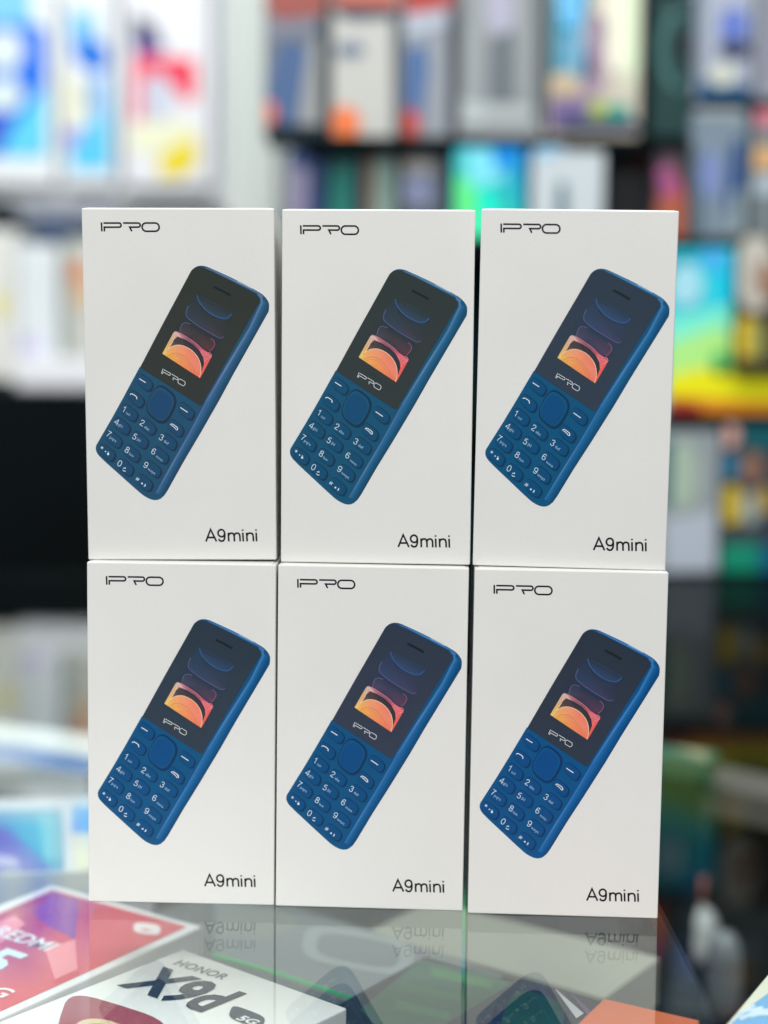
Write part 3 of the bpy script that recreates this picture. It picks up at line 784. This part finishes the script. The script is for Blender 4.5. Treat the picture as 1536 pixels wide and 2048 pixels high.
def flat_box(name, label, A, Rr, vlen, zt, th, col, draw=None, group=None, side=None):
    a = at_z(*A, zt); r = at_z(*Rr, zt); u = (r - a); u.z = 0; L = u.length; u.normalize(); v = Vector((u.y, -u.x, 0))
    if v.y > 0: v = -v
    e = empty(name, (a.x, a.y, zt - th), label, 'box', group)
    P = [a, a + u * L, a + u * L + v * vlen, a + v * vlen]
    lo = [(p.x - a.x, p.y - a.y, 0) for p in P]; hi = [(p.x - a.x, p.y - a.y, th) for p in P]
    link('carton', hexa(lo + hi, 0.0006), mat('carton_card', C(*col), 0.5, 0.3, noise=0.05, nscale=15), e)
    cen = a + u * L / 2 + v * vlen / 2; fl_ = -.095 if cen.x < .12 else -.3
    if zt - th > fl_ + .004:                     # a dark pedestal carries the box
        hx, hy = u * L * .3, v * vlen * .3
        q4 = [cen - hx - hy, cen + hx - hy, cen + hx + hy, cen - hx + hy]
        rz = link('display_riser', hexa([(p.x, p.y, fl_) for p in q4] + [(p.x, p.y, zt - th - .0004) for p in q4]), M_DARK, counter)
        rz.matrix_parent_inverse = Matrix.Translation(-counter.location)
    if draw:
        def put(px, py, lay):
            p = at_z(px, py, zt) - a
            pu = max(.0012, min(L - .0012, p.dot(u))); pv = max(.0012, min(vlen - .0012, p.dot(v)))
            q = u * pu + v * pv
            return (q.x, q.y, th + .0002 + .0001 * lay)
        k = Ink(put); draw(k); k.build('cover_print', M_INKB, e)
    return e


def d_red(k):
    red = C(206, 62, 92); pur = C(140, 50, 136)
    k.poly([(105, 1780), (240, 1817), (374, 1854), (190, 1938), (0, 2024), (-160, 2088), (-290, 2048), (-120, 1880)],
           [C(140, 24, 96), C(186, 26, 66), C(206, 56, 74), C(200, 36, 60), C(200, 24, 50), C(190, 24, 56), C(216, 110, 120), C(200, 50, 84)], 0)
    k.poly([(105, 1788), (158, 1803), (150, 1880), (90, 1850), (66, 1826)], C(128, 36, 140), 1)
    k.poly([(90, 1900), (150, 1880), (155, 1940), (110, 1960)], C(226, 130, 140), 1)
    k.poly([(-10, 1850), (30, 1832), (50, 1850), (0, 1890)], C(222, 130, 150), 2)
    wh = C(236, 226, 232)
    k.text('REDMI', -22, 1868, (40, 13), (44, -20), wh, 3, 0.012, 1.0)
    k.text('15', -132, 1914, (118, 38), (112, -52), C(214, 222, 236), 3, 0.03)
    k.text('5G', -52, 1981, (46, 15), (44, -20), wh, 3, 0.02)
    k.blob(294, 1860, 27, 11, C(240, 216, 216), None, 3, 0.12, pw=3.2)
    k.text('mi', 280, 1862, (15, 5), (15, -7), C(214, 100, 110), 4, 0.02)


flat_box('retail_box', 'red and purple box with white rim under the glass, lower left corner', (105, 1770), (404, 1853), .17, -.030, .011, (222, 222, 222), d_red, 'boxes lying under the glass')


def d_x9(k):
    dk = C(52, 66, 78)
    k.text('HONOR', 344, 1929, (25, 8.0), (27, -12), C(104, 118, 124), 1, 0.01, 1.1)
    k.text('X9d', 244, 1972, (96, 31), (122, -50), C(34, 46, 60), 1, 0.035, 1.0)
    k.blob(494, 2036, 36, 14, dk, None, 1, 0.36, pw=4)
    k.text('5G', 470, 2040, (30, 10), (24, -10), C(220, 224, 222), 2, 0.03)
    k.blob(225, 2062, 108, 52, C(150, 66, 78), None, 1, 0.30, pw=4); k.blob(215, 2078, 70, 34, C(206, 188, 150), None, 2, 0.3)
    k.blob(215, 2082, 58, 28, C(120, 50, 60), None, 3, 0.3)


flat_box('retail_box', 'white box with large dark lettering and a maroon handset, under the glass', (366, 1898), (694, 2016), .16, -.026, .014, (228, 232, 228), d_x9, 'boxes lying under the glass')


def d_grey(k):
    k.poly([(430, 1800), (800, 1800), (1000, 1900), (960, 2040), (740, 2020), (430, 1912)], C(112, 120, 122), 0)
    k.blob(716, 1902, 112, 38, C(138, 148, 148), None, 1, .18, 40, 3.4)
    k.blob(716, 1902, 84, 26, C(110, 120, 122), None, 2, .18, 40, 3.4)
    k.poly([(440, 1830), (560, 1822), (600, 1850), (540, 1880), (440, 1870)], C(120, 126, 122), 1)
    k.stroke([(425, 1912), (560, 1950), (735, 2010)], 5, C(20, 170, 86), 3)


flat_box('retail_box', 'dark grey box with a bright green edge, under the glass behind the lettered white box', (470, 1770), (1010, 1950), .125, -.045, .018, (84, 92, 94), d_grey, 'boxes lying under the glass')
flat_box('retail_box', 'long beige box under the glass below the bottom right carton', (860, 1800), (1320, 1915), .05, -.060, .02, (150, 150, 138), None, 'boxes lying under the glass')


def d_green(k):
    k.poly([(840, 1920), (1000, 1930), (1080, 1990), (1000, 2060), (760, 2060), (720, 2020)], C(50, 92, 76), 0)
    for a, b, c_ in (((862, 1945), (985, 1972), C(60, 116, 72)), ((800, 1975), (930, 2000), C(52, 104, 72)), ((790, 2010), (900, 2035), C(58, 108, 78))):
        k.stroke([a, b], 16, c_, 1)


flat_box('retail_box', 'black box with green streaks on its lid, under the glass', (850, 1912), (1110, 1985), .13, -.040, .012, (26, 32, 40), d_green, 'boxes lying under the glass')


def d_navy(k):
    k.blob(1062, 2030, 74, 66, C(20, 34, 64), None, 0, 0.35, pw=3); k.blob(1066, 2040, 60, 52, C(20, 74, 62), None, 1, 0.35, pw=3)
    k.stroke([(1118, 1972), (1160, 2034)], 18, C(206, 210, 216), 2); k.stroke([(1150, 1980), (1180, 2030)], 10, C(110, 80, 130), 2)


flat_box('retail_box', 'navy box with a rounded green and silver handset picture under the glass', (1040, 1955), (1225, 2008), .10, -.034, .008, (34, 44, 60), d_navy, 'boxes lying under the glass')
flat_box('retail_box', 'bright orange box under the glass at the bottom of the picture', (1208, 1996), (1400, 2040), .09, -.020, .012, (204, 104, 66), None, 'boxes lying under the glass')


def d_cream(k):
    k.poly([(1418, 2056), (1446, 2022), (1540, 1985), (1700, 2000), (1700, 2200), (1418, 2200)], C(120, 168, 210), 0)
    for i in range(5):
        k.stroke([(1440 + i * 20, 2050 - i * 5), (1470 + i * 20, 2022 + i * 2), (1510 + i * 16, 2012 + i * 5)], 5 + i % 3, C(200, 216, 230), 1)


flat_box('retail_box', 'cream box with pale blue pattern under the glass, lower right corner', (1572, 1904), (1888, 1968), .09, -.012, .02, (218, 216, 200), d_cream, 'boxes lying under the glass')
flat_box('retail_box', 'pale box with a blue front edge under the glass, left of the bottom row', (-60, 1436), (330, 1486), .075, -.03, .016, (220, 226, 226),
         lambda k: k.poly([(-60, 1480), (44, 1490), (240, 1524), (240, 1560), (-60, 1522)], C(84, 124, 184), 0), 'boxes lying under the glass')
flat_box('retail_box', 'added white framed box with a painted teal and lilac reflection, behind the red one', (-110, 1598), (330, 1590), .115, -.035, .02, (196, 202, 210), lambda k: (  # added; its cover paints the tall shelf boxes' reflection in the glass
    k.poly([(-120, 1622), (124, 1620), (110, 1800), (-120, 1840)], C(86, 146, 176), 0), k.poly([(-60, 1640), (20, 1660), (88, 1790), (-60, 1760)], C(112, 106, 170), 1),
    k.poly([(-60, 1700), (30, 1716), (40, 1736), (-60, 1730)], C(176, 170, 200), 2), k.poly([(70, 1630), (120, 1630), (122, 1720), (90, 1720)], C(110, 172, 186), 2),
    k.poly([(-60, 1756), (30, 1764), (62, 1790), (-60, 1850)], C(226, 130, 84), 3), k.poly([(146, 1614), (300, 1612), (290, 1668), (142, 1668)], C(100, 150, 206), 1),
    k.poly([(142, 1668), (290, 1668), (270, 1810), (132, 1810)], C(206, 206, 186), 1)), 'boxes lying under the glass')

# --- clutter added deep under the anti-glare pane, partly in place of reflections
flat_box('retail_box', 'grey-green box with a navy band, deep under the glass right of the stack', (1290, 1540), (1480, 1560), .10, -.13, .05, (42, 60, 66),
         lambda k: k.poly([(1400, 1540), (1445, 1550), (1440, 1720), (1395, 1720)], C(20, 50, 84), 0), 'boxes lying under the glass')
flat_box('retail_box', 'flat added box painted as a teal and beige reflection, right of the bottom row', (1310, 1488), (1440, 1504), .03, -.06, .012, (30, 92, 82),  # added where a shelf box's colours reflect in the glass
         lambda k: k.poly([(1375, 1470), (1450, 1470), (1450, 1560), (1375, 1560)], C(136, 138, 116), 0), 'boxes lying under the glass')
flat_box('retail_box', 'greyish beige box deep under the glass at the right edge', (1440, 1530), (1640, 1570), .05, -.08, .02, (96, 92, 88), None, 'boxes lying under the glass')
flat_box('retail_box', 'small added box painted as an orange-red reflection, under the glass at the right edge', (1425, 1745), (1490, 1762), .035, -.16, .035, (190, 100, 70), None, 'boxes lying under the glass')  # added in place of an orange reflection of the shelving


def rounded_blob(name, label, px, py, zt, rx, ry, rz, col):  # added rounded shape standing in for a blurred far reflection
    p = at_z(px, py, zt)
    bm = bmesh.new(); bmesh.ops.create_uvsphere(bm, u_segments=32, v_segments=20, radius=1)
    for v in bm.verts:
        f = lambda t: math.copysign(abs(t) ** 0.72, t)
        v.co = Vector((f(v.co.x) * rx, f(v.co.y) * ry, f(v.co.z) * rz + rz))
    lid = bm.copy(); bmesh.ops.bisect_plane(bm, geom=bm.verts[:] + bm.edges[:] + bm.faces[:], plane_co=(0, 0, rz * 1.3), plane_no=(0, 0, 1), clear_outer=True)
    bmesh.ops.bisect_plane(lid, geom=lid.verts[:] + lid.edges[:] + lid.faces[:], plane_co=(0, 0, rz * 1.34), plane_no=(0, 0, 1), clear_inner=True)
    e = empty(name, p, label, 'earbud case', None)
    mt = mat('blob_surface', C(*col), 0.3, 0.5)
    for nm, b in (('blob_lower', bm), ('blob_upper', lid)):
        for f in b.faces: f.smooth = True
        me = bpy.data.meshes.new(nm); b.to_mesh(me); b.free(); link(nm, me, mt, e)


rounded_blob('reflection_blob', 'white rounded blob imitating a reflection, under the glass right of the bottom carton', 1382, 1925, -.20, .0165, .014, .0195, (226, 230, 236))
rounded_blob('reflection_blob', 'grey slim blob imitating a reflection, deep under the glass beside the white one', 1444, 2040, -.20, .0100, .011, .027, (120, 124, 128))
pa = at_z(1382, 1925, -.20); pb = at_z(1444, 2040, -.20)
for p in (pa, pb):
    rz = link('display_riser', cub(p.x - .03, p.x + .03, p.y - .03, p.y + .03, -.3, -.2005), M_DARK, counter)
    rz.matrix_parent_inverse = Matrix.Translation(-counter.location)
